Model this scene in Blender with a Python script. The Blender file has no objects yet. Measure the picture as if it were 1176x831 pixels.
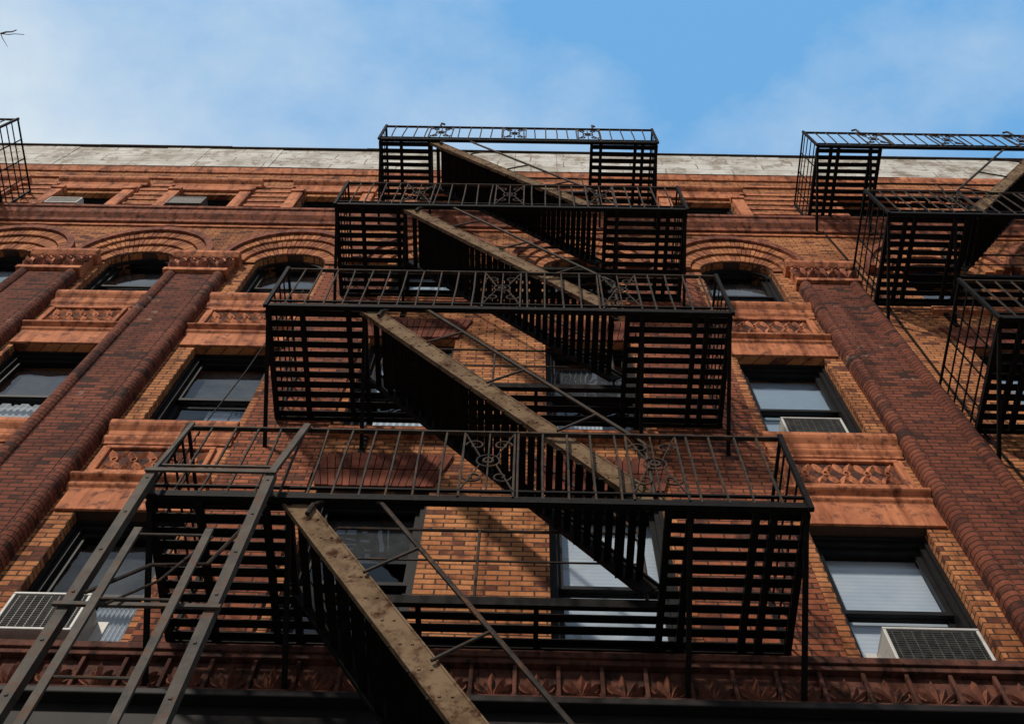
import bpy, bmesh, math, random
from mathutils import Vector, Matrix
random.seed(7)
sc = bpy.context.scene
try:
    sc.view_settings.view_transform = 'Standard'
    sc.view_settings.look = 'None'
    sc.view_settings.exposure = 0
except Exception as e:
    print(e)
GZ = -1.6   # pavement level (camera at eye height = 0)

# ------------------------------------------------------------------ materials
def newmat(name):
    m = bpy.data.materials.new(name); m.use_nodes = True
    nt = m.node_tree
    return m, nt, nt.nodes['Principled BSDF']
def N(nt, t, **kw):
    n = nt.nodes.new(t)
    for k, v in kw.items(): setattr(n, k, v)
    return n
def c4(c): return (c[0], c[1], c[2], 1)
def mixc(nt, fac, a, b, blend='MIX'):
    n = N(nt, 'ShaderNodeMix', data_type='RGBA', blend_type=blend)
    for sock, v in ((n.inputs[0], fac), (n.inputs[6], a), (n.inputs[7], b)):
        if hasattr(v, 'is_output'): nt.links.new(v, sock)
        elif isinstance(v, (int, float)): sock.default_value = v
        else: sock.default_value = c4(v)
    return n.outputs[2]
def noise(nt, vec, scale, detail=4, rough=.6):
    n = N(nt, 'ShaderNodeTexNoise'); n.inputs['Scale'].default_value = scale
    n.inputs['Detail'].default_value = detail; n.inputs['Roughness'].default_value = rough
    nt.links.new(vec, n.inputs['Vector']); return n.outputs['Fac']
def ramp(nt, fac, lo, hi):
    n = N(nt, 'ShaderNodeMapRange'); nt.links.new(fac, n.inputs[0])
    n.inputs[1].default_value = lo; n.inputs[2].default_value = hi
    return n.outputs[0]
def bump(nt, h, bsdf, strength=.4, dist=.01):
    b = N(nt, 'ShaderNodeBump'); b.inputs['Strength'].default_value = strength
    b.inputs['Distance'].default_value = dist
    nt.links.new(h, b.inputs['Height']); nt.links.new(b.outputs[0], bsdf.inputs['Normal'])
def objcoord(nt): return N(nt, 'ShaderNodeTexCoord').outputs['Object']
def wallvec(nt):
    oc = objcoord(nt); s = N(nt, 'ShaderNodeSeparateXYZ'); nt.links.new(oc, s.inputs[0])
    a = N(nt, 'ShaderNodeMath', operation='ADD'); nt.links.new(s.outputs[0], a.inputs[0]); nt.links.new(s.outputs[1], a.inputs[1])
    c = N(nt, 'ShaderNodeCombineXYZ'); nt.links.new(a.outputs[0], c.inputs[0]); nt.links.new(s.outputs[2], c.inputs[1])
    return c.outputs[0], oc

def brick_mat(name, c1, c2, c3, mortar, w=.2, h=.07, odds=(.40,.50), lime=None):
    m, nt, b = newmat(name)
    v, oc = wallvec(nt)
    wb = N(nt, 'ShaderNodeTexNoise'); wb.inputs['Scale'].default_value = 2.5; nt.links.new(oc, wb.inputs['Vector'])
    vm = N(nt, 'ShaderNodeVectorMath', operation='MULTIPLY_ADD'); nt.links.new(wb.outputs['Color'], vm.inputs[0])
    vm.inputs[1].default_value = (.012,.012,0); nt.links.new(v, vm.inputs[2]); v = vm.outputs[0]
    t = N(nt, 'ShaderNodeTexBrick'); nt.links.new(v, t.inputs['Vector'])
    t.inputs['Scale'].default_value = 1
    t.inputs['Brick Width'].default_value = w; t.inputs['Row Height'].default_value = h
    t.inputs['Mortar Size'].default_value = .0075; t.inputs['Mortar Smooth'].default_value = .2
    t.inputs['Color1'].default_value = c4(c1); t.inputs['Color2'].default_value = c4(c2)
    t.inputs['Mortar'].default_value = c4(mortar)
    t2 = N(nt, 'ShaderNodeTexBrick'); nt.links.new(v, t2.inputs['Vector'])
    t2.inputs['Scale'].default_value = 1
    t2.inputs['Brick Width'].default_value = w; t2.inputs['Row Height'].default_value = h
    t2.inputs['Mortar Size'].default_value = 0; t2.inputs['Bias'].default_value = 0
    t2.inputs['Color1'].default_value = (0,0,0,1); t2.inputs['Color2'].default_value = (1,1,1,1)
    pn = noise(nt, oc, 3.1, 3)
    ad = N(nt, 'ShaderNodeMath', operation='MULTIPLY'); nt.links.new(t2.outputs['Color'], ad.inputs[0]); nt.links.new(pn, ad.inputs[1])
    odd = ramp(nt, ad.outputs[0], *odds)
    col = mixc(nt, odd, t.outputs['Color'], c3)
    col = mixc(nt, t.outputs['Fac'], col, mortar)
    fine = ramp(nt, noise(nt, oc, 22, 4), .3, .7)
    col = mixc(nt, fine, mixc(nt, 1, col, (.68,.63,.6), 'MULTIPLY'), col)
    big = ramp(nt, noise(nt, oc, .7, 5), .34, .6)
    col = mixc(nt, big, mixc(nt, 1, col, (.56,.47,.44), 'MULTIPLY'), col)
    mp = N(nt, 'ShaderNodeMapping'); mp.inputs['Scale'].default_value = (3, 3, .35); nt.links.new(oc, mp.inputs[0])
    st = ramp(nt, noise(nt, mp.outputs[0], 1.5, 4), .52, .70)
    col = mixc(nt, st, col, mixc(nt, 1, col, (.38,.33,.32), 'MULTIPLY'))
    if lime:
        l = ramp(nt, noise(nt, oc, 2.7, 7, .75), .64, .68)
        lm = N(nt, 'ShaderNodeMath', operation='MULTIPLY'); nt.links.new(l, lm.inputs[0]); lm.inputs[1].default_value = .5
        col = mixc(nt, lm.outputs[0], col, lime)
    nt.links.new(col, b.inputs['Base Color'])
    b.inputs['Roughness'].default_value = .9; b.inputs['Specular IOR Level'].default_value = .2
    inv = N(nt, 'ShaderNodeMath', operation='SUBTRACT'); inv.inputs[0].default_value = 1
    nt.links.new(t.outputs['Fac'], inv.inputs[1])
    a2 = N(nt, 'ShaderNodeMath', operation='MULTIPLY_ADD'); nt.links.new(noise(nt, oc, 30, 3), a2.inputs[0]); a2.inputs[1].default_value = .5
    nt.links.new(inv.outputs[0], a2.inputs[2])
    bump(nt, a2.outputs[0], b, 1.0, .012)
    return m

def island_mat(name, c1, c2):
    m, nt, b = newmat(name)
    g = N(nt, 'ShaderNodeNewGeometry')
    col = mixc(nt, g.outputs['Random Per Island'], c1, c2)
    oc = objcoord(nt)
    col = mixc(nt, ramp(nt, noise(nt, oc, 5, 5), .35, .7), col, mixc(nt, 1, col, (.5,.45,.43), 'MULTIPLY'))
    nt.links.new(col, b.inputs['Base Color']); b.inputs['Roughness'].default_value = .88
    b.inputs['Specular IOR Level'].default_value = .2
    bump(nt, noise(nt, oc, 40, 3), b, .4, .005)
    return m

def patchy(name, c1, c2, scale=6, lo=.4, hi=.65, rough=.8, metal=0, bs=.3, c3=None, scale3=25, spec=.3, streak=False):
    m, nt, b = newmat(name); oc = objcoord(nt)
    n1 = noise(nt, oc, scale, 6, .65)
    col = mixc(nt, ramp(nt, n1, lo, hi), c1, c2)
    if c3: col = mixc(nt, ramp(nt, noise(nt, oc, scale3, 4, .7), .52, .66), col, c3)
    if streak:
        mp = N(nt, 'ShaderNodeMapping'); mp.inputs['Scale'].default_value = (6, 6, .5); nt.links.new(oc, mp.inputs[0])
        st = ramp(nt, noise(nt, mp.outputs[0], 1.5, 4), .47, .68)
        col = mixc(nt, st, col, mixc(nt, 1, col, (.38,.31,.28), 'MULTIPLY'))
    nt.links.new(col, b.inputs['Base Color'])
    b.inputs['Roughness'].default_value = rough; b.inputs['Metallic'].default_value = metal
    b.inputs['Specular IOR Level'].default_value = spec
    bump(nt, noise(nt, oc, scale*5, 4), b, bs, .004)
    return m

M_TAN  = brick_mat('tan_brick', (.63,.275,.11), (.43,.16,.064), (.17,.058,.034), (.09,.054,.036))
M_RED  = brick_mat('red_brick', (.25,.076,.042), (.155,.047,.029), (.06,.024,.018), (.045,.026,.02), odds=(.38,.5), lime=(.36,.24,.18))
M_REDP = brick_mat('orange_red_brick', (.40,.13,.06), (.25,.076,.04), (.11,.04,.025), (.055,.034,.026))
M_VOUS = island_mat('arch_brick', (.53,.22,.092), (.25,.085,.043))
M_JACK = island_mat('jack_arch_brick', (.22,.064,.036), (.11,.033,.021))
M_MORT = patchy('dark_mortar', (.05,.03,.025), (.09,.055,.045), 8)
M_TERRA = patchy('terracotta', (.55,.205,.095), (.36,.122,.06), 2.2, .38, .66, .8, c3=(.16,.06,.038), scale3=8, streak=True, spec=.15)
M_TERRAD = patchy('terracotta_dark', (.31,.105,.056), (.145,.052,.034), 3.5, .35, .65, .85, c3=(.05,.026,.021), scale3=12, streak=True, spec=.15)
M_FRIEZE = patchy('shaded_terracotta', (.14,.052,.034), (.05,.024,.019), 3.5, .35, .65, .85, c3=(.018,.012,.011), scale3=12, streak=True, spec=.15)  # shade on the frieze put into the colour, darker than the other terracotta
M_FRIEZL = patchy('frieze_relief_terracotta', (.20,.072,.043), (.09,.036,.025), 5, .35, .65, .85, c3=(.03,.018,.015), scale3=9, spec=.15)  # relief darkened along with the frieze, its shade is in the colour
M_IRON = patchy('black_iron', (.004,.004,.0042), (.008,.0073,.0066), 9, .4, .7, .65, c3=(.017,.010,.006), spec=.1)
M_RAIL = patchy('weathered_iron', (.019,.017,.015), (.052,.038,.028), 7, .4, .62, .7, c3=(.095,.042,.019), scale3=12, spec=.15)
M_STRG = patchy('rusty_stringer', (.105,.064,.036), (.185,.125,.075), 6, .38, .56, .88, c3=(.045,.017,.008), scale3=8, spec=.1, bs=.8)
M_LADR = patchy('grey_ladder_iron', (.036,.034,.031), (.085,.071,.057), 6, .35, .6, .7, c3=(.085,.040,.020), scale3=14, spec=.2)
M_FRAME = patchy('black_window_frame', (.006,.006,.007), (.013,.012,.011), 8, .4, .7, .5, spec=.15)
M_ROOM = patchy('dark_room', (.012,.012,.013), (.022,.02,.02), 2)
M_ACW = patchy('ac_casing', (.50,.49,.46), (.32,.30,.26), 7, .5, .75, .5)
M_ACD = patchy('ac_grille', (.035,.035,.035), (.07,.07,.06), 12, .4, .6, .5)
M_STORE = patchy('dark_storefront_paint', (.010,.009,.009), (.02,.016,.015), 5, .4, .7, .6, spec=.15)
M_CONC = patchy('concrete', (.33,.32,.30), (.22,.21,.20), 1.5, .35, .65, .9)
M_ASPH = patchy('asphalt', (.05,.05,.052), (.07,.07,.07), 1.2, .4, .6, .9)
M_PAINT = patchy('road_paint', (.75,.72,.3), (.5,.48,.25), 5, .5, .8, .8)
M_ROOF = patchy('roof_felt', (.07,.07,.07), (.11,.11,.11), 2)
M_BARK = patchy('bark', (.06,.045,.035), (.11,.09,.07), 9)
def peeling():
    m, nt, b = newmat('peeling_white_paint'); oc = objcoord(nt)
    mp = N(nt, 'ShaderNodeMapping'); mp.inputs['Scale'].default_value = (1.6, 4, 1.6); nt.links.new(oc, mp.inputs[0])
    n1 = noise(nt, mp.outputs[0], 1.5, 10, .75)
    v, _ = wallvec(nt)
    wb = N(nt, 'ShaderNodeTexNoise'); wb.inputs['Scale'].default_value = 3; nt.links.new(oc, wb.inputs['Vector'])
    vm = N(nt, 'ShaderNodeVectorMath', operation='MULTIPLY_ADD'); nt.links.new(wb.outputs['Color'], vm.inputs[0])
    vm.inputs[1].default_value = (.1,.12,0); nt.links.new(v, vm.inputs[2])
    t = N(nt, 'ShaderNodeTexBrick'); nt.links.new(vm.outputs[0], t.inputs['Vector']); t.inputs['Scale'].default_value = 1
    t.inputs['Brick Width'].default_value = 1.3; t.inputs['Row Height'].default_value = .42; t.inputs['Mortar Size'].default_value = .014
    col = mixc(nt, ramp(nt, n1, .52, .57), (.56,.55,.51), (.32,.28,.23))
    col = mixc(nt, ramp(nt, noise(nt, oc, 1.3, 5), .42, .66), col, mixc(nt, 1, col, (.55,.52,.46), 'MULTIPLY'))
    col = mixc(nt, ramp(nt, noise(nt, mp.outputs[0], 3.3, 8, .7), .60, .64), col, (.19,.11,.075))
    col = mixc(nt, t.outputs['Fac'], col, (.22,.18,.15))
    nt.links.new(col, b.inputs['Base Color']); b.inputs['Roughness'].default_value = .85
    bump(nt, n1, b, .8, .03); return m
M_WHITE = peeling()
def blindmat(name, c):
    m, nt, b = newmat(name); oc = objcoord(nt)
    w = N(nt, 'ShaderNodeTexWave', bands_direction='Z'); w.inputs['Scale'].default_value = 6; nt.links.new(oc, w.inputs[0])
    w.inputs['Distortion'].default_value = .4
    col = mixc(nt, w.outputs['Fac'], tuple(x*.88 for x in c), c)
    col = mixc(nt, ramp(nt, noise(nt, oc, 2.3, 3), .35, .7), col, mixc(nt, 1, col, (.78,.82,.87), 'MULTIPLY'))
    nt.links.new(col, b.inputs['Base Color']); b.inputs['Roughness'].default_value = .7
    return m
M_BL1 = blindmat('white_blind', (.56,.60,.66))
M_BL2 = blindmat('grey_blue_blind', (.30,.39,.48))
M_SHEER = blindmat('sheer_curtain', (.66,.68,.71))
M_CURT = patchy('grey_curtain', (.06,.06,.065), (.022,.022,.025), 3, .35, .6, .9)
def glassmat():
    m = bpy.data.materials.new('window_glass'); m.use_nodes = True; nt = m.node_tree; nt.nodes.clear()
    o = N(nt, 'ShaderNodeOutputMaterial'); mx = N(nt, 'ShaderNodeMixShader')
    tr = N(nt, 'ShaderNodeBsdfTransparent'); tr.inputs[0].default_value = (.84,.88,.90,1)
    gl = N(nt, 'ShaderNodeBsdfGlossy'); gl.inputs['Roughness'].default_value = .02; gl.inputs[0].default_value = (.9,.93,.97,1)
    # Schlick reflectance of a thin pane, identical from both sides
    lw = N(nt, 'ShaderNodeLayerWeight'); lw.inputs['Blend'].default_value = .5
    pw = N(nt, 'ShaderNodeMath', operation='POWER'); nt.links.new(lw.outputs['Facing'], pw.inputs[0]); pw.inputs[1].default_value = 4
    sc_ = N(nt, 'ShaderNodeMath', operation='MULTIPLY_ADD'); nt.links.new(pw.outputs[0], sc_.inputs[0]); sc_.inputs[1].default_value = .92; sc_.inputs[2].default_value = .06
    tc = N(nt, 'ShaderNodeTexCoord'); b = N(nt, 'ShaderNodeBump'); b.inputs['Strength'].default_value = .2; b.inputs['Distance'].default_value = .05
    n = noise(nt, tc.outputs['Object'], 1.6, 2); nt.links.new(n, b.inputs['Height']); nt.links.new(b.outputs[0], gl.inputs['Normal'])
    nt.links.new(sc_.outputs[0], mx.inputs[0]); nt.links.new(tr.outputs[0], mx.inputs[1]); nt.links.new(gl.outputs[0], mx.inputs[2])
    nt.links.new(mx.outputs[0], o.inputs[0]); return m
M_GLASS = glassmat()

# ------------------------------------------------------------------ mesh builder
class MB:
    def __init__(s, fx=None): s.v = []; s.f = []; s.fx = fx
    def add(s, vs, fs):
        o = len(s.v)
        s.v += [tuple(v) for v in vs]
        s.f += [tuple(i+o for i in f) for f in fs]
    def box(s, x0, x1, y0, y1, z0, z1):
        s.add([(x0,y0,z0),(x1,y0,z0),(x1,y1,z0),(x0,y1,z0),(x0,y0,z1),(x1,y0,z1),(x1,y1,z1),(x0,y1,z1)],
              [(0,3,2,1),(4,5,6,7),(0,1,5,4),(1,2,6,5),(2,3,7,6),(3,0,4,7)])
    def beam(s, p, q, w, t, side=(0,1,0)):
        p = Vector(p); q = Vector(q); d = (q-p).normalized(); sd = Vector(side)
        sd = (sd - d*sd.dot(d)).normalized(); u = d.cross(sd)
        vs = []
        for c in (p, q):
            for a, b in ((-1,-1),(1,-1),(1,1),(-1,1)): vs.append(c + sd*t*.5*a + u*w*.5*b)
        s.add(vs, [(0,1,2,3),(7,6,5,4),(0,4,5,1),(1,5,6,2),(2,6,7,3),(3,7,4,0)])
    def tube(s, pts, r, n=6, r2=None):
        pts = [Vector(p) for p in pts]; k = len(pts); vs = []; prev = None
        for i, p in enumerate(pts):
            d = (pts[min(i+1,k-1)] - pts[max(i-1,0)]).normalized()
            if prev is None:
                a = Vector((0,1,0)) if abs(d.y) < .8 else Vector((1,0,0))
            else: a = prev
            a = (a - d*a.dot(d)).normalized(); prev = a; b = d.cross(a)
            rr = r if r2 is None else r + (r2-r)*i/(k-1)
            for j in range(n):
                t = 2*math.pi*j/n; vs.append(p + a*math.cos(t)*rr + b*math.sin(t)*rr)
        fs = [(i*n+j, i*n+(j+1)%n, (i+1)*n+(j+1)%n, (i+1)*n+j) for i in range(k-1) for j in range(n)]
        fs += [tuple(range(n))[::-1], tuple((k-1)*n+j for j in range(n))]
        s.add(vs, fs)
    def prism(s, poly, y0, y1):
        n = len(poly)
        s.add([(x,y0,z) for x,z in poly]+[(x,y1,z) for x,z in poly],
              [tuple(range(n)), tuple(range(2*n-1,n-1,-1))]+[(i,i+n,(i+1)%n+n,(i+1)%n) for i in range(n)])
    def prismz(s, poly, z0, z1):
        n = len(poly)
        s.add([(x,y,z0) for x,y in poly]+[(x,y,z1) for x,y in poly],
              [tuple(range(n))[::-1], tuple(range(n,2*n))]+[(i,(i+1)%n,(i+1)%n+n,i+n) for i in range(n)])
    def prismx(s, prof, x0, x1):
        n = len(prof)
        s.add([(x0,y,z) for y,z in prof]+[(x1,y,z) for y,z in prof],
              [tuple(range(n)), tuple(range(2*n-1,n-1,-1))]+[(i,i+n,(i+1)%n+n,(i+1)%n) for i in range(n)])
    def leaf(s, x, z, L, W, ang, y, h):
        ca, sa = math.cos(ang), math.sin(ang)
        out = [(0,0),(.25,.38),(.55,.5),(.8,.36),(1,0),(.8,-.36),(.55,-.5),(.25,-.38)]
        def P(u, v, yy): return (x + ca*u*L - sa*v*W, yy, z + sa*u*L + ca*v*W)
        vs = [P(u,v,y) for u,v in out] + [P(.3,0,y-h*.8),P(.65,0,y-h),P(.9,0,y-h*.5)]
        s.add(vs, [(0,1,8),(1,2,9,8),(2,3,10,9),(3,4,10),(4,5,10),(5,6,9,10),(6,7,8,9),(7,0,8)])
    def obj(s, name, mat, parent=None, bevel=0, smooth=False, recalc=True):
        vs = s.v if s.fx is None else [(s.fx(v[0]), v[1], v[2]) for v in s.v]
        me = bpy.data.meshes.new(name); me.from_pydata(vs, [], s.f); me.materials.append(mat)
        if recalc:
            bm = bmesh.new(); bm.from_mesh(me); bmesh.ops.recalc_face_normals(bm, faces=bm.faces); bm.to_mesh(me); bm.free()
        if smooth:
            for p in me.polygons: p.use_smooth = True
        o = bpy.data.objects.new(name, me); sc.collection.objects.link(o)
        if parent: o.parent = parent
        if bevel:
            b = o.modifiers.new('bevel', 'BEVEL'); b.width = bevel; b.segments = 2; b.limit_method = 'ANGLE'
        return o
def empty(name):
    e = bpy.data.objects.new(name, None); sc.collection.objects.link(e); return e

# ------------------------------------------------------------------ building
B = empty('brick_apartment_building')
XW0, XW1 = -13.5, 12.0
WT = .42
cols = [(-12.1,.52,'c'),(-9.95,.52,'c'),(-7.77,.52,'s'),(-5.68,.515,'s'),(-3.49,.51,'s'),(-1.405,.525,'c'),
        (.745,.525,'c'),(3.025,.525,'s'),(5.95,.52,'c'),(8.05,.52,'c'),(10.3,.52,'s')]
pil = [(-9.3,-8.45),(-7.15,-6.3),(-5.08,-4.24),(3.75,4.6),(8.75,9.6)]
bays = {-7.77:(-8.45,-7.15), -5.68:(-6.3,-5.08), -3.49:(-4.24,-2.92), 3.025:(2.4,3.75), 10.3:(9.6,11.1)}
ZS, RISE = 15.05, .42
Z0W, Z1W = 5.6, 20.55
def rowsof(k):
    return [(6.30, 8.25 if k=='s' else 8.75), (9.88, 11.98 if k=='s' else 12.35), (13.62, None), (17.6, 18.78)]
wall = MB()
xs = XW0
for cx, hw, k in cols:
    wall.box(xs, cx-hw, 0, WT, Z0W, Z1W); xs = cx+hw
    zb = Z0W
    for z0, z1 in rowsof(k):
        wall.box(cx-hw, cx+hw, 0, WT, zb, z0)
        if z1 is None:
            n = 16
            for i in range(n):
                t0 = math.pi*(1-i/n); t1 = math.pi*(1-(i+1)/n)
                p0 = (cx+hw*math.cos(t0), ZS+RISE*math.sin(t0)); p1 = (cx+hw*math.cos(t1), ZS+RISE*math.sin(t1))
                wall.prism([p0, p1, (p1[0],16.8), (p0[0],16.8)], 0, WT)
            zb = 16.8
        else: zb = z1
    wall.box(cx-hw, cx+hw, 0, WT, zb, Z1W)
wall.box(xs, XW1, 0, WT, Z0W, Z1W)
wall.obj('front_brick_wall', M_TAN, B)
sw = MB(); sw.box(XW0, XW0+.4, WT+.003, 14, GZ, 21.0); sw.box(XW1-.4, XW1, WT+.003, 14, GZ, 21.0); sw.box(XW0+.4, XW1-.4, 13.6, 14, GZ, 21.0)
sw.obj('side_and_rear_walls', M_REDP, B)
rf = MB(); rf.box(XW0, XW1, .423, 14, 21.003, 21.12); rf.obj('roof', M_ROOF, B)
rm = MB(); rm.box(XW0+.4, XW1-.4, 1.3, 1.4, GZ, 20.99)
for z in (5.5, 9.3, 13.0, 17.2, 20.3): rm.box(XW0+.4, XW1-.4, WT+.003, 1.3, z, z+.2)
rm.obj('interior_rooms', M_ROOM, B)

rp = MB()
for a, b in ((1.36,2.38),(-2.9,-2.02)): rp.box(a, b, -.035, 0, 6.25, 14.9)
rp.obj('red_brick_piers', M_REDP, B)

# pilasters with rounded bead edges
pm = MB(); cap = MB(); capo = MB()
CZ = -.42
for a, b in pil:
    r = .085; prof = [(a, .002)]
    for i in range(9):
        t = math.radians(180 + 160*i/8); prof.append((a+r+r*math.cos(t), -.075+r*math.sin(t)))
    prof.append((a+2*r+.005, -.115)); prof.append((b-2*r-.005, -.115))
    for i in range(9):
        t = math.radians(200 + 160*i/8); prof.append((b-r+r*math.cos(t), -.075+r*math.sin(t)))
    prof.append((b, .002))
    pm.prismz(prof, 6.25, 14.75+CZ)
    cap.box(a-.03, b+.03, -.17, .002, 14.72+CZ, 14.82+CZ)
    cap.box(a, b, -.15, .002, 14.82+CZ, 15.3+CZ)
    cap.prismx([(.002,15.3+CZ),(-.16,15.3+CZ),(-.21,15.38+CZ),(-.21,15.46+CZ),(.002,15.46+CZ)], a-.06, b+.06)
    w = (b-a)
    for i in range(3):
        cx = a + w*(i+.5)/3
        for ang in (20,55,90,125,160): capo.leaf(cx, 14.88+CZ, .17 if ang in (20,160) else .34, .1, math.radians(ang), -.15, .06)
        for sg in (-1,1):
            pts = [(cx+sg*(.07+.05*math.cos(t*.8)*(1-t/9)), -.17, 15.2+CZ+.05*math.sin(t*.8)*(1-t/9)) for t in range(8)]
            capo.tube(pts, .015, 5)
pm.obj('brick_pilasters', M_RED, B)
cap.obj('pilaster_capitals', M_TERRA, B, bevel=.01)
capo.obj('capital_ornament', M_TERRAD, B)

# arches over third row
vo = MB(); vb = MB(); hood = MB()
def ringseg(mb, cx, a0,b0,a1,b1,t0,t1,y0,y1):
    P = lambda a,b,t: (cx+a*math.cos(t), ZS+b*math.sin(t))
    mb.prism([P(a0,b0,t0),P(a1,b1,t0),P(a1,b1,t1),P(a0,b0,t1)], y0, y1)
for cx, hw, k in cols:
    R = [(hw,.42),(.66,.68),(.80,.93),(.93,1.15),(1.02,1.3)]
    for i in range(24):
        ringseg(vb, cx, R[0][0]+.002, R[0][1]+.002, R[3][0], R[3][1], math.pi*i/24, math.pi*(i+1)/24, -.012, -.001)
    for ri in range(3):
        n = (26, 34, 40)[ri]
        yy = -(.03+.035*ri)
        for i in range(n):
            t0 = math.pi*(i+.07)/n; t1 = math.pi*(i+.93)/n
            ringseg(vo, cx, R[ri][0]+.006, R[ri][1]+.006, R[ri+1][0]-.006, R[ri+1][1]-.006, t0, t1, yy-random.random()*.008, -.002)
    for i in range(36):
        ringseg(hood, cx, R[3][0], R[3][1], R[4][0], R[4][1], math.pi*i/36, math.pi*(i+1)/36, -.15, -.002)
vb.obj('arch_mortar', M_MORT, B); vo.obj('arch_voussoirs', M_VOUS, B); hood.obj('arch_hood_moulds', M_TERRAD, B)

ja = MB()
for cx, hw, k in cols:
    if k != 'c': continue
    for zt in (8.75, 12.35):
        n = 17
        for i in range(n):
            u0 = -1+2*(i+.06)/n; u1 = -1+2*(i+.94)/n
            for j,(s0,s1) in enumerate(((0,.3),(.315,.62))):
                wa = hw*(1+.28*s0/.6)+.03; wb = hw*(1+.28*s1/.6)+.03
                ja.prism([(cx+wa*u0,zt+s0+.004),(cx+wa*u1,zt+s0+.004),(cx+wb*u1,zt+s1),(cx+wb*u0,zt+s1)], -.03-random.random()*.006, -.001)
ja.obj('jack_arches', M_JACK, B)

# side bay terracotta
te = MB(); td = MB(); orn = MB(); pb = MB()
def mould(mb, x0, x1, z0, z1, p):
    h = z1-z0
    mb.prismx([(0,z0),(-p*.35,z0),(-p*.45,z0+h*.3),(-p*.85,z0+h*.55),(-p,z0+h*.7),(-p,z1),(0,z1)], x0, x1)
for c,(a,b) in bays.items():
    for zt, zm1, zp0, zp1, zs in ((8.25, 8.60, 8.80, 9.45, 9.88), (11.98, 12.33, 12.51, 13.18, 13.62)):
        te.box(a+.05, b-.02, -.03, -.001, zt+.003, zm1)
        mould(te, a+.01, b-.01, zm1, zm1+.09, .05)
        mould(te, a+.004, b-.004, zm1+.092, zp0, .10)
        fz0, fz1 = zp0+.07, zp1-.05
        te.box(a+.06, b-.06, -.02, -.001, zp0, zp1)
        for q in ((a+.12,b-.12,fz0,fz0+.05),(a+.12,b-.12,fz1-.05,fz1)): td.box(q[0],q[1],-.055,-.021,q[2],q[3])
        for q in ((a+.12,a+.17),(b-.17,b-.12)): td.box(q[0],q[1],-.053,-.021,fz0+.05,fz1-.05)
        pb.box(a+.172, b-.172, -.024, -.0205, fz0+.052, fz1-.052)
        x0, x1 = a+.18, b-.18; n = 5; w = (x1-x0)/n; zc = (fz0+fz1)/2; H = (fz1-fz0)-.12
        for i in range(n):
            cx = x0+w*(i+.5)
            for sx in (-1,1):
                for sz in (-1,1):
                    orn.leaf(cx, zc, math.hypot(w,H)*.48*random.uniform(.9,1.04), .085, math.atan2(sz*H, sx*w)+random.uniform(-.08,.08), -.024, .035)
            orn.tube([(cx+.03*math.cos(t), -.035, zc+.04*math.sin(t)) for t in [j*math.pi/4 for j in range(9)]], .012, 5)
        mould(te, a+.01, b-.01, zp1+.04, zp1+.17, .05)
        mould(te, a+.004, b-.004, zp1+.20, zs-.01, .10)
te.obj('terracotta_belts', M_TERRA, B, bevel=.006); td.obj('terracotta_panel_frames', M_TERRA, B, bevel=.006)
orn.obj('terracotta_relief', M_TERRA, B); pb.obj('panel_ground', M_FRIEZE, B)
cs = MB()
for cx, hw, k in cols:
    if k=='c':
        for z in (9.88,13.62): cs.box(cx-hw-.08, cx+hw+.08, -.08, .1, z-.14, z-.003)
cs.obj('window_sills', M_TERRA, B, bevel=.01)

# belt cornice under top storey
bc = MB(); bt = MB()
bc.prismx([(0,17.0),(-.04,17.0),(-.05,17.1),(-.12,17.2),(-.13,17.32),(-.13,17.38),(-.16,17.40),(-.16,17.5),(0,17.54)], XW0, XW1)
bc.obj('belt_cornice', M_TERRAD, B)
bt.box(XW0, XW1, -.03, -.001, 16.8, 16.86)
gaps = []; xs = XW0
for cx, hw, k in cols:
    gaps.append((xs, cx-hw-.24)); xs = cx+hw+.24
gaps.append((xs, XW1))
for a,b in gaps:
    z = 17.75
    while z < 19.4:
        bt.box(a, b, -.022, -.001, z, z+.11); z += .3
for cx, hw, k in cols:
    for sg in (-1,1):
        x = cx+sg*(hw+.12)
        bt.box(x-.1, x+.1, -.07, -.001, 17.55, 18.80)
        bt.box(x-.12, x+.12, -.10, -.001, 18.80, 18.92)
    bt.box(cx-hw-.22, cx+hw+.22, -.05, -.001, 18.925, 19.2)
    mould(bt, cx-hw-.3, cx+hw+.3, 19.21, 19.42, .14)
    bt.box(cx-hw-.02, cx+hw+.02, -.10, .05, 17.55, 17.595)
bt.box(XW0, XW1, -.04, -.001, 19.75, 19.83)
bt.prismx([(0,20.25),(-.03,20.25),(-.07,20.4),(-.07,20.545),(0,20.545)], XW0, XW1)
bt.obj('top_storey_terracotta', M_TERRA, B, bevel=.006)
# white painted parapet with thin metal coping
so = MB(); x = XW0
while x < XW1:
    w = random.uniform(.8, 2.2); x2 = min(x+w, XW1)
    so.box(x+.003, x2-.003, -.05-random.random()*.02, .42, 20.55, 22.05+random.random()*.02)
    x = x2
so.obj('white_parapet', M_WHITE, B)
gu = MB(); x = XW0
while x < XW1:
    x2 = min(x+random.uniform(1.5,3), XW1); gu.box(x, x2, -.10-random.random()*.01, .44, 22.075, 22.10+random.random()*.02); x = x2
gu.obj('parapet_coping', M_RAIL, B)

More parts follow.
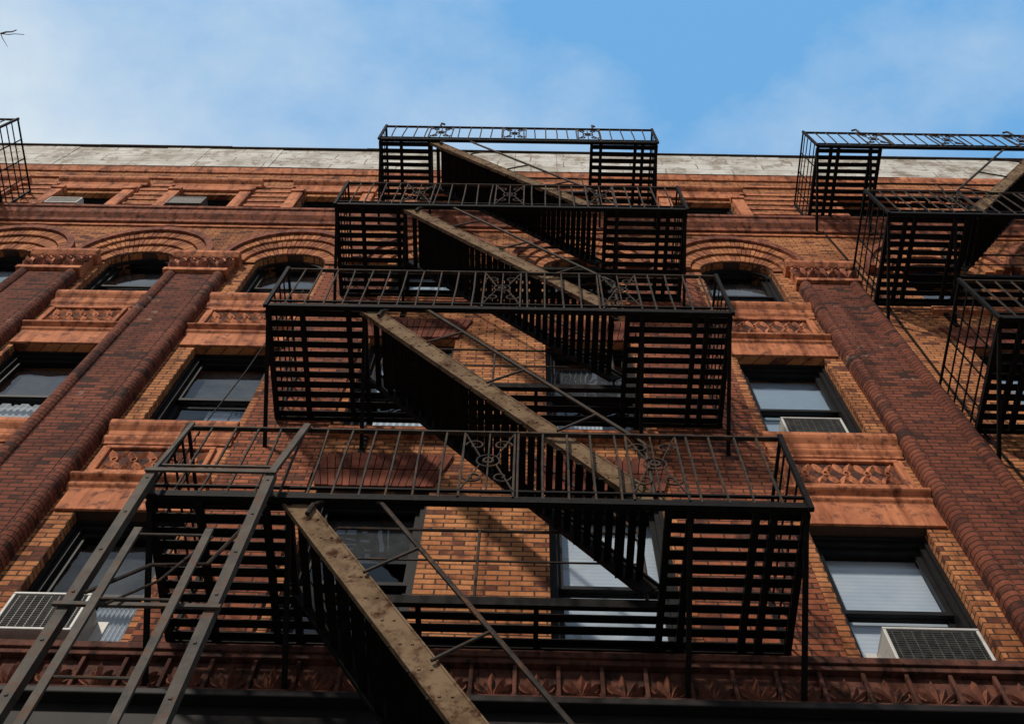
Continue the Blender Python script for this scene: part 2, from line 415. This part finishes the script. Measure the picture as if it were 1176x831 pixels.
# frieze under the first row
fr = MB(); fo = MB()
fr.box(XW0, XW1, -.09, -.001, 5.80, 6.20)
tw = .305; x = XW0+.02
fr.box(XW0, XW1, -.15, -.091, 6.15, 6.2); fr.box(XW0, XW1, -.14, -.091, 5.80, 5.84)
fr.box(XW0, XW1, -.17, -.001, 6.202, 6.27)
while x+tw < XW1:
    fr.box(x, x+.03, -.135, -.091, 5.84, 6.15)
    if -7 < x < 7:
        cx = x+.015+tw/2
        for ang in (10,42,66,90,114,138,170):
            fo.leaf(cx, 5.86, .14 if ang in (10,170) else .27 if ang==90 else .21, .055, math.radians(ang+random.uniform(-5,5)), -.09, random.uniform(.035,.055))
        for sg in (-1,1):
            fo.tube([(cx+sg*(.02+.1*math.sin(t)), -.1, 5.86+.06*t) for t in [j*.35 for j in range(6)]], .01, 5)
    x += tw
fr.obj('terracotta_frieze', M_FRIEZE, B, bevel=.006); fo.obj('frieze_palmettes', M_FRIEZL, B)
st = MB(); st.box(XW0, XW1, -.10, .4, 4.7, 5.79); st.box(XW0, XW1, -.2, -.101, 5.70, 5.76); st.box(XW0, XW1, -.2, -.101, 4.7, 4.85)
x = XW0
while x < XW1-.3:
    st.box(x, x+.35, -.12, .4, GZ, 4.69); st.box(x+.352, x+2.6, -.05, .35, GZ, GZ+.6); st.box(x+.352, x+2.6, .0, .1, 1.6, 1.75); st.box(x+1.4, x+1.48, -.01, .1, GZ+.6, 4.69); x += 2.602
st.obj('storefront', M_STORE, B, bevel=.01)
sg = MB(); sg.box(XW0, XW1, .16, .17, GZ, 4.69); sg.obj('storefront_glass', M_GLASS, B)

# ------------------------------------------------------------------ windows
WF = MB(); WG = MB(); bl = {0:MB(), 1:MB(), 2:MB()}
def window(cx, hw, z0, z1, kind=None, frac=.5, arch=False):
    a, b = cx-hw, cx+hw
    y = .13
    f = .075
    WF.box(a, a+f, y, y+.16, z0, z1); WF.box(b-f, b, y, y+.16, z0, z1)
    WF.box(a+f, b-f, y, y+.16, z0, z0+.06); WF.box(a+f, b-f, y, y+.16, z1-f, z1)
    WF.box(a, a+.035, y-.035, y-.001, z0, z1); WF.box(b-.035, b, y-.035, y-.001, z0, z1)
    WF.box(a+.035, b-.035, y-.035, y-.001, z1-.035, z1)
    zi0, zi1 = z0+.06, z1-f; zm = (zi0+zi1)/2
    ia, ib = a+f, b-f
    for (u0,u1,yy) in ((zm-.02,zi1,y+.05),(zi0,zm+.02,y+.10)):
        s = .045
        WF.box(ia+.002, ia+s, yy, yy+.035, u0, u1); WF.box(ib-s, ib-.002, yy, yy+.035, u0, u1)
        WF.box(ia+s, ib-s, yy, yy+.035, u0, u0+s); WF.box(ia+s, ib-s, yy, yy+.035, u1-s, u1-.001)
        tl = random.uniform(-.004,.004)
        WG.add([(ia+s,yy+.015,u0+s),(ib-s,yy+.015+tl,u0+s),(ib-s,yy+.017+tl,u1-s),(ia+s,yy+.017,u1-s)], [(0,1,2,3)])
    if kind is not None:
        zb = zi1 - (zi1-zi0)*frac
        bl[kind].box(ia+.01, ib-.01, y+.17, y+.18, zb, zi1-.01)
        if kind < 2: bl[kind].box(ia+.01, ib-.01, y+.165, y+.19, zb-.03, zb-.002)
    if arch:
        for i in range(16):
            t0 = math.pi*i/16; t1 = math.pi*(i+1)/16
            P = lambda a_,b_,t: (cx+a_*math.cos(t), ZS+b_*math.sin(t))
            WF.prism([P(hw-.07,RISE-.07,t0),P(hw,RISE,t0),P(hw,RISE,t1),P(hw-.07,RISE-.07,t1)], .09, .128)
spec = {(3.025,0):(0,.97),(3.025,1):(1,.93),(3.025,2):(2,.5),(.745,0):(0,.85),(-1.405,0):(2,.3),(-3.49,0):(2,.45),(-3.49,1):(2,.5),
        (-3.49,2):(2,.35),(-5.68,1):(2,.4),(-5.68,2):(2,.3),(-7.77,2):(1,.5),(.745,1):(2,.4),(-1.405,1):(0,.4),(-5.68,0):(1,.5),(-1.405,2):(1,.6),(3.025,3):(0,.6),(5.95,1):(1,.6)}
for cx, hw, k in cols:
    for i,(z0,z1) in enumerate(rowsof(k)):
        kd, frc = spec.get((cx,i), (None,.5))
        window(cx, hw, z0, z1 if z1 else ZS+RISE, kd, frc, arch=(i==2))
WF.obj('window_frames', M_FRAME, B); WG.obj('window_panes', M_GLASS, B, recalc=False)
bl[0].obj('white_blinds', M_BL1, B); bl[1].obj('grey_blinds', M_BL2, B); bl[2].obj('curtains', M_CURT, B)
# gathered sheer curtains with uneven hems, hung just behind the lower sashes
sh = MB()
for cx, zlo, zhi, x0, x1 in ((-5.68,10.4,11.15,-.42,.40),(-3.49,10.4,11.12,-.08,.18),(-3.49,10.4,11.0,.2,.42),(-5.68,14.1,15.1,-.42,.42),
                             (-3.49,6.8,7.65,-.0,.42),(-3.49,14.1,14.85,-.4,.1),(-1.405,10.4,11.0,-.4,.4),(-7.77,10.4,11.1,-.4,.4),(.745,10.4,11.0,-.4,.1)):
    n = 22
    for i in range(n):
        xa = cx+x0+(x1-x0)*i/n; xb = cx+x0+(x1-x0)*(i+1)/n
        za = zhi - .14*abs(math.sin(i*.55+cx)) - .04*random.random(); zb_ = zhi - .14*abs(math.sin((i+1)*.55+cx)) - .04*random.random()
        ya = .325+.025*(i%2); yb = .325+.025*((i+1)%2)
        sh.add([(xa,ya,zlo-.4),(xb,yb,zlo-.4),(xb,yb,zb_),(xa,ya,za)], [(0,1,2,3)])
sh.obj('sheer_curtains', M_SHEER, B, recalc=False)
cb = MB()
cb.tube([(-3.05,-.05,13.9),(-3.1,-.09,12.6),(-3.18,-.06,11.2),(-3.3,-.05,9.8),(-3.32,-.05,8.3)], .008, 5)
cb.tube([(4.75,-.04,17.0),(4.8,-.05,14),(4.72,-.04,10),(4.8,-.05,6.3)], .012, 5)
cb.tube([(-13,-.08,20.5),(-9,-.09,20.42),(-5,-.08,20.5),(-2,-.09,20.4),(2,-.08,20.48),(7,-.09,20.4)], .008, 5)
cb.obj('wall_cables', M_IRON, B)

# ------------------------------------------------------------------ air conditioners
def ac(x0, x1, z0, z1, yf=-.08, dark=False):
    e = empty('window_air_conditioner')
    c = MB(); w = x1-x0; h = z1-z0; yb = .26; t = .025
    c.box(x0, x1, yf, yb, z0, z0+t); c.box(x0, x1, yf, yb, z1-t, z1)
    c.box(x0, x0+t, yf+.001, yb, z0+t, z1-t); c.box(x1-t, x1, yf+.001, yb, z0+t, z1-t)
    c.box(x0+t, x1-t, yb-.02, yb, z0+t, z1-t)
    c.box(x0-.09, x0-.002, .15, .17, z0, z1); c.box(x1+.002, x1+.09, .15, .17, z0, z1)
    c.obj('casing', M_ACD if dark else M_ACW, e, bevel=.006)
    g = MB(); n = int(h/.028)
    for i in range(n):
        z = z0+t+(h-2*t)*(i+.5)/n; g.beam((x0+t,yf+.02,z),(x1-t,yf+.02,z), .012, .02, (0,1,.5))
    for i in range(9):
        x = x0+t+(w-2*t)*(i+.5)/9; g.box(x-.004,x+.004,yf+.01,yf+.03,z0+t,z1-t)
    g.box(x0+t, x1-t, yf+.05, yf+.06, z0+t, z1-t)
    g.obj('grille', M_ACD, e)
    return e
ac(2.70, 3.42, 6.29, 6.72, -.1)
ac(2.68, 3.32, 9.89, 10.30, -.05)
ac(-3.93, -3.32, 6.45, 6.90, -.12)
ac(-8.15, -7.6, 17.61, 17.92, -.16)
ac(-6.1, -5.5, 17.61, 18.0, -.18, True)

# ------------------------------------------------------------------ fire escapes
LV = [6.45, 10.08, 13.75, 17.65]
YF, YB = -1.31, -.03
OX0, OX1, OY = -1.6, .97, -.45
def spiral(cx, cz, r, y, a0, turns, sgn=1, n=16):
    return [(cx+r*(1-.8*i/n)*math.cos(a0+sgn*turns*6.283*i/n), y, cz+r*(1-.8*i/n)*math.sin(a0+sgn*turns*6.283*i/n)) for i in range(n+1)]
def stairs(ir, stg, rl, h, hb, x1=.92):
    x0 = -1.55
    slope = (hb-h)/(x1-x0)
    for y in (-1.25, -.52):
        tgt = stg if y < -1 else ir
        tgt.beam((x0-.05, y, h+.03), (x1, y, hb+.06), .155, .012)
        for s in (-1,1):
            d = Vector((x1-x0,0,hb-h)).normalized(); nrm = Vector((-d.z,0,d.x))*s*.08
            o = .022 if y > -1 else -.022
            tgt.beam(Vector((x0-.05,y-o*.5,h+.03))+nrm, Vector((x1,y-o*.5,hb+.06))+nrm, .012, .045)
    n = int((h-hb)/.205)
    for i in range(1, n):
        z = h-(h-hb)*i/n; x = x0+(x1-x0)*i/n
        for k in (-.075, .0, .075):
            ir.box(x+k-.028, x+k+.028, -1.24, -.53, z-.012, z)
        ir.box(x-.1, x+.1, -1.243, -1.235, z-.03, z)
        for dx in (-.03,.04): stg.box(x+dx-.008, x+dx+.008, -1.262, -1.2562, z-.03, z-.014)
    for y in (-1.28, -.49):
        hr = [(-1.46,y,h-.2),(-1.44,y,h-.08),(-1.36,y,h-.02),(-1.05,y,h-.01),(-.97,y,h-.06)]
        xe = x1-.06; ze = hb+.95
        rl.tube(hr+[(xe,y,ze),(xe+.05,y,ze-.08),(xe+.05,y,hb+.1)], .017, 6)
        for u in (.2,.52,.84):
            xx = -.97+(xe+.97)*u; zz = h-.06+(ze-h+.06)*u
            sx = xx-.32; sz = h+slope*(sx-x0)+.08
            rl.tube([(xx,y,zz),(sx,y,sz)], .012, 5)
def escape(fx, levels, base=False, ladder=False):
    E = empty('fire_escape')
    ir = MB(fx); rl = MB(fx); stg = MB(fx); lad = MB(fx)
    lv = list(levels)
    for li, h in enumerate(lv):
        if base: XL = (-2.60,-2.60,-2.53,-2.47)[li]; XR = (1.95,2.02,2.04,2.06)[li]
        else: XL, XR = -2.58, 2.02
        ir.box(XL, XR, YF, YF+.012, h-.045, h+.025); ir.box(XL, XR, YF+.0121, YF+.05, h-.045, h-.033)
        ir.box(XL, XR, YB-.05, YB, h-.05, h)
        y = YF+.10
        while y < YB-.05:
            dz = random.uniform(-.003,.003); wv = random.uniform(.033,.038); sk = random.uniform(-.006,.006)
            def slat(xa, xb):
                ir.add([(xa,y-wv,h+dz),(xb,y-wv+sk,h+dz),(xb,y+wv+sk,h+dz),(xa,y+wv,h+dz),(xa,y-wv,h+dz+.01),(xb,y-wv+sk,h+dz+.01),(xb,y+wv+sk,h+dz+.01),(xa,y+wv,h+dz+.01)],
                   [(0,3,2,1),(4,5,6,7),(0,1,5,4),(1,2,6,5),(2,3,7,6),(3,0,4,7)])
            if y < OY-.02: slat(XL, OX0); slat(OX1, XR)
            else: slat(XL, XR)
            y += .112
        for x in (XL+.02, XL+.36, XL+.82, OX0-.02, OX1+.02, OX1+.17, XR-.36, XR-.24, XR-.02):
            ir.box(x-.024, x+.024, YF+.0505, YB-.0505, h-.06, h-.006)
        for x in (-.75,.1): ir.box(x-.018, x+.018, OY, YB-.0505, h-.06, h-.006)
        ir.box(OX0, OX1, OY-.02, OY+.02, h-.062, h+.03)
        for x in (XL+.02, OX0-.02, OX1+.17, XR-.02):
            ir.beam((x, YF+.12, h-.05), (x, -.02, h-.62), .035, .035, (1,0,0))
            ir.box(x-.03, x+.03, -.03, -.002, h-.7, h-.02)
        top = h + (.97 if li==0 else 1.05 if li < 3 else .95)
        rl.box(XL-.01, XR+.01, YF-.006, YF+.03, top-.01, top+.008)
        ir.box(XL, XR, YF-.002, YF+.02, h+.09, h+.11)
        orns = [-.27, .95] + ([-1.5] if li >= 2 else [])
        x = XL
        while x <= XR+.01:
            if not any(abs(x-o) < .15 for o in orns):
                jj = random.uniform(-.01,.01)
                rl.tube([(x+jj, YF+.006, h), (x+random.uniform(-.008,.008), YF+.006+random.uniform(-.006,.006), (h+top)/2), (x-jj, YF+.006, top)], .0105, 5)
            x += (XR-XL)/25
        for o in orns:
            for sx in (-.19,.19): rl.box(o+sx-.008,o+sx+.008,YF,YF+.016,h,top)
            zc = (h+.1+top)/2; H = (top-h-.12)/2; yy = YF+.008
            rl.tube([(o+.085*math.cos(t),yy,zc+.085*math.sin(t)) for t in [i*math.pi/8 for i in range(17)]], .008, 5)
            rl.tube([(o+.035*math.cos(t),yy,zc+.035*math.sin(t)) for t in [i*math.pi/5 for i in range(11)]], .012, 5)
            for sx in (-1,1):
                for sz in (-1,1):
                    rl.tube(spiral(o+sx*.1, zc+sz*H*.55, .075, yy, 0 if sx>0 else math.pi, 1.2, sx*sz), .008, 5)
                    rl.tube([(o+sx*.18,yy,zc+sz*H*.95),(o+sx*.06,yy,zc+sz*.06)], .007, 5)
            rl.tube([(o,yy,h+.1),(o,yy,top)], .008, 5)
        for x in (XL, XR):
            ir.box(x-.018, x+.018, YF-.018, YF+.018, h-.07, top+.03)
            ir.box(x-.018, x+.018, YB-.03, YB, h, top)
            ir.box(x-.012, x+.012, YF+.02, YB, top-.012, top+.012)
            for zz in (.12,.36,.6,.8): ir.box(x-.006, x+.006, YF+.02, YB-.03, h+zz-.012, h+zz+.012)
            for yy in (-.95,-.62,-.3): ir.box(x-.012, x-.004, yy-.01, yy+.01, h, top-.013)
        rl.tube([(OX0+.05,OY,h+.03),(OX0+.05,OY,h+.82),(OX0+.12,OY,h+.92),(.82,OY,h+.92),(.9,OY,h+.82),(.9,OY,h+.03)], .014, 6)
        rl.tube([(-.35,OY,h+.03),(-.35,OY,h+.92)], .012, 5)
        rl.tube([(OX0+.05,OY,h+.5),(.9,OY,h+.5)], .009, 5)
        if li == len(lv)-1:
            for x in (-1.55, 1.05): rl.tube([(x,YF+.01,top-.02),(x,YF+.01,top+.3),(x+.05,YF+.04,top+.36)], .017, 6)
        if li > 0: stairs(ir, stg, rl, h, lv[li-1])
        elif base: stairs(ir, stg, rl, h, h-3.6, .62)
    if base:
        XL, XR = -2.60, 1.95
        h = LV[0]-3.6
        ir.box(XL, XR, YF, YF+.05, h-.07, h+.05); ir.box(XL, XR, YB-.05, YB, h-.05, h)
        y = YF+.10
        while y < YB-.05: ir.box(XL+.9, XR, y-.034, y+.034, h, h+.01); y += .112
        for x in (XL+.02, XL+.9, OX1, XR-.02):
            ir.box(x-.022, x+.022, YF+.05, YB-.05, h-.06, h-.004); ir.beam((x, YF+.12, h-.05), (x, -.02, h-.62), .035, .035, (1,0,0))
        rl.box(XL, XR, YF-.006, YF+.03, h+.95, h+.975)
        x = XL
        while x <= XR: rl.box(x-.01,x+.01,YF,YF+.02,h,h+.95); x += .184
    if ladder:
        yg = -1.45
        for x in (-2.56, -1.74):
            lad.box(x-.032, x+.032, yg-.012, yg, 2.2, 6.5); lad.box(x-.032, x-.022, yg, yg+.05, 2.2, 6.5); lad.box(x+.022, x+.032, yg, yg+.05, 2.2, 6.5)
            z = 2.5
            while z < 6.4: lad.box(x-.008, x+.008, yg-.018, yg-.0125, z, z+.016); z += .43
        lad.box(-2.6, -1.7, yg-.03, yg-.0125, 6.45, 6.49)
        lad.beam((-1.74,yg,6.48),(-1.68,YF-.02,7.44), .05, .03, (0,1,0)); lad.beam((-2.56,yg,6.48),(-2.56,YF-.03,7.42), .03, .02)
        lad.beam((-2.56,yg,6.47),(-2.56,YF,6.42), .03,.03); lad.beam((-1.74,yg,6.47),(-1.74,YF,6.42), .03,.03)
        lad.tube([(-2.6,yg+.03,6.62),(-1.7,yg+.03,6.62)], .012, 5)
        yl = -1.52
        for x in (-2.37, -1.93): lad.box(x-.024, x+.024, yl-.012, yl+.01, 1.9, 5.66)
        z = 5.6
        while z > 2: lad.tube([(-2.37,yl,z),(-1.93,yl,z)], .009, 6); z -= .65
        lad.box(-2.62, -1.68, yg-.035, yg-.015, 4.94, 4.97); lad.box(-2.62, -1.68, yg-.035, yg-.015, 3.2, 3.25)
        rl.tube([(-2.45,yl,5.0),(-2.2,yl+.05,5.35),(-1.95,YF,5.6),(-1.75,YF,6.3)], .013, 6)
        rl.tube([(-2.3,yl,4.9),(-2.1,yl+.05,5.2),(-2.0,YF,5.9)], .009, 6)
        lad.obj('drop_ladder', M_LADR, E)
    ir.obj('platforms_and_treads', M_IRON, E); rl.obj('railings', M_RAIL, E); stg.obj('stair_stringers', M_STRG, E)
    return E
escape(lambda x: x, LV, base=True, ladder=True)
escape(lambda x: 6.65-x, LV)
escape(lambda x: x-10.88, LV[1:])

# ------------------------------------------------------------------ ground
def sheet(name, x0,x1,y0,y1,z,mat):
    m = MB(); m.add([(x0,y0,z),(x1,y0,z),(x1,y1,z),(x0,y1,z)], [(0,1,2,3)]); return m.obj(name, mat)
sheet('ground', -400,400,-400,400, GZ-.16, M_CONC)
sheet('street', -400,400,-15.2,-4.8, GZ-.13, M_ASPH)
m = MB(); m.box(-60,60,-4.65,-.0,GZ-.14,GZ); m.obj('sidewalk', M_CONC)
m = MB(); m.box(-60,60,-4.8,-4.652,GZ-.14,GZ+.003); m.obj('kerb', M_CONC, bevel=.02)
m = MB()
for i in range(-12,13): m.box(i*4-.8,i*4+.8,-10.06,-9.94,GZ-.127,GZ-.124)
m.obj('lane_marking', M_PAINT)

# bare street tree (only a twig tip reaches the picture)
tr = MB()
def limb(p, q, r0, r1, n=5):
    p = Vector(p); q = Vector(q); pts = []
    for i in range(n+1):
        u = i/n; w = Vector((random.uniform(-1,1),random.uniform(-1,1),random.uniform(-.5,.5)))*.05*(q-p).length*math.sin(u*3.14)
        pts.append(p.lerp(q,u)+w)
    tr.tube(pts, r0, 7, r1); return pts
trunk = limb((-8.2,-4.1,GZ),(-8.5,-4.0,6), .17,.09)
for i in range(9):
    b0 = trunk[-1] if i<4 else trunk[3+i%2]
    a = 1.6+i*.45; tip = b0+Vector((math.cos(a)*1.7-.5, math.sin(a)*1.2, random.uniform(2,4)))
    br = limb(b0, tip, .06,.015)
    for j in range(6):
        q = br[random.randint(2,5)]; limb(q, q+Vector((random.uniform(-.8,.1),random.uniform(-.6,.6),random.uniform(.2,1))), .015,.004,3)
l = limb(trunk[-1], (-6.6,-3.9,10.6), .05,.014)
l2 = limb((-6.6,-3.9,10.6), (-5.40,-3.7,11.35), .012,.005)
limb(l2[3], l2[3]+Vector((.25,.1,-.12)), .005,.003,3); limb(l2[4], l2[4]+Vector((.1,.0,.28)), .005,.003,3); limb(l2[5], l2[5]+Vector((.26,.0,-.05)), .005,.003,3); limb(l2[5], l2[5]+Vector((.14,.10,-.2)), .005,.002,3)
limb(l2[5], l2[5]+Vector((.14,-.03,.06)), .009,.005,3)
tr.obj('bare_street_tree', M_BARK)

# ------------------------------------------------------------------ sky + sun
w = bpy.data.worlds.new('World'); sc.world = w; w.use_nodes = True; nt = w.node_tree
bg = nt.nodes['Background']; bg.inputs['Strength'].default_value = .12
EL, ROT = math.radians(38), math.radians(208)
sky = N(nt, 'ShaderNodeTexSky', sky_type='NISHITA'); sky.sun_disc = False
sky.sun_elevation = EL; sky.sun_rotation = ROT
tc = N(nt, 'ShaderNodeTexCoord'); g = tc.outputs['Generated']
mp = N(nt, 'ShaderNodeMapping'); nt.links.new(g, mp.inputs[0]); mp.inputs['Scale'].default_value = (1.0,1.4,1.0); mp.inputs['Location'].default_value = (3.1,1.7,.4)
n1 = noise(nt, mp.outputs[0], 2.6, 8, .58)
sp = N(nt, 'ShaderNodeSeparateXYZ'); nt.links.new(g, sp.inputs[0])
ma = N(nt, 'ShaderNodeMath', operation='MULTIPLY_ADD'); nt.links.new(sp.outputs[0], ma.inputs[0]); ma.inputs[1].default_value = -.45; nt.links.new(n1, ma.inputs[2])
mb = N(nt, 'ShaderNodeMath', operation='MULTIPLY_ADD'); nt.links.new(sp.outputs[1], mb.inputs[0]); mb.inputs[1].default_value = .85; nt.links.new(ma.outputs[0], mb.inputs[2])
cl = ramp(nt, mb.outputs[0], .50, .98)
front = ramp(nt, sp.outputs[1], 0.0, -.45)
mx = N(nt, 'ShaderNodeMath', operation='MAXIMUM'); nt.links.new(cl, mx.inputs[0]); nt.links.new(front, mx.inputs[1])
skyb = mixc(nt, .85, sky.outputs[0], (1.5,3.9,7.1))
col = mixc(nt, mx.outputs[0], skyb, (6.2,6.9,7.3))
fcl = ramp(nt, noise(nt, g, 3.0, 6, .6), .4, .62)
fcol = mixc(nt, fcl, (1.5,2.1,3.0), (3.6,3.8,4.0))
col = mixc(nt, front, col, fcol)
nt.links.new(col, bg.inputs[0])
sl = bpy.data.lights.new('sun', 'SUN'); sl.energy = 3.5; sl.angle = math.radians(3.5); sl.color = (1,.90,.78)
so_ = bpy.data.objects.new('sun', sl); sc.collection.objects.link(so_)
sd = Vector((math.sin(ROT)*math.cos(EL), math.cos(ROT)*math.cos(EL), math.sin(EL)))
so_.rotation_euler = sd.to_track_quat('Z','Y').to_euler()

# ------------------------------------------------------------------ camera
cd = bpy.data.cameras.new('camera'); cam = bpy.data.objects.new('camera', cd); sc.collection.objects.link(cam)
cd.sensor_width = 36; cd.lens = 1250/1176*36; cd.clip_end = 2000
U = Vector((.01974,.40573,-.91380)).normalized(); R = Vector((.99974,-.018,.01361)); R = (R-U*R.dot(U)).normalized(); F = U.cross(R)
cam.matrix_world = Matrix(((R.x,R.y,R.z,0),(F.x,F.y,F.z,-5.2),(U.x,U.y,U.z,0),(0,0,0,1)))
sc.camera = cam
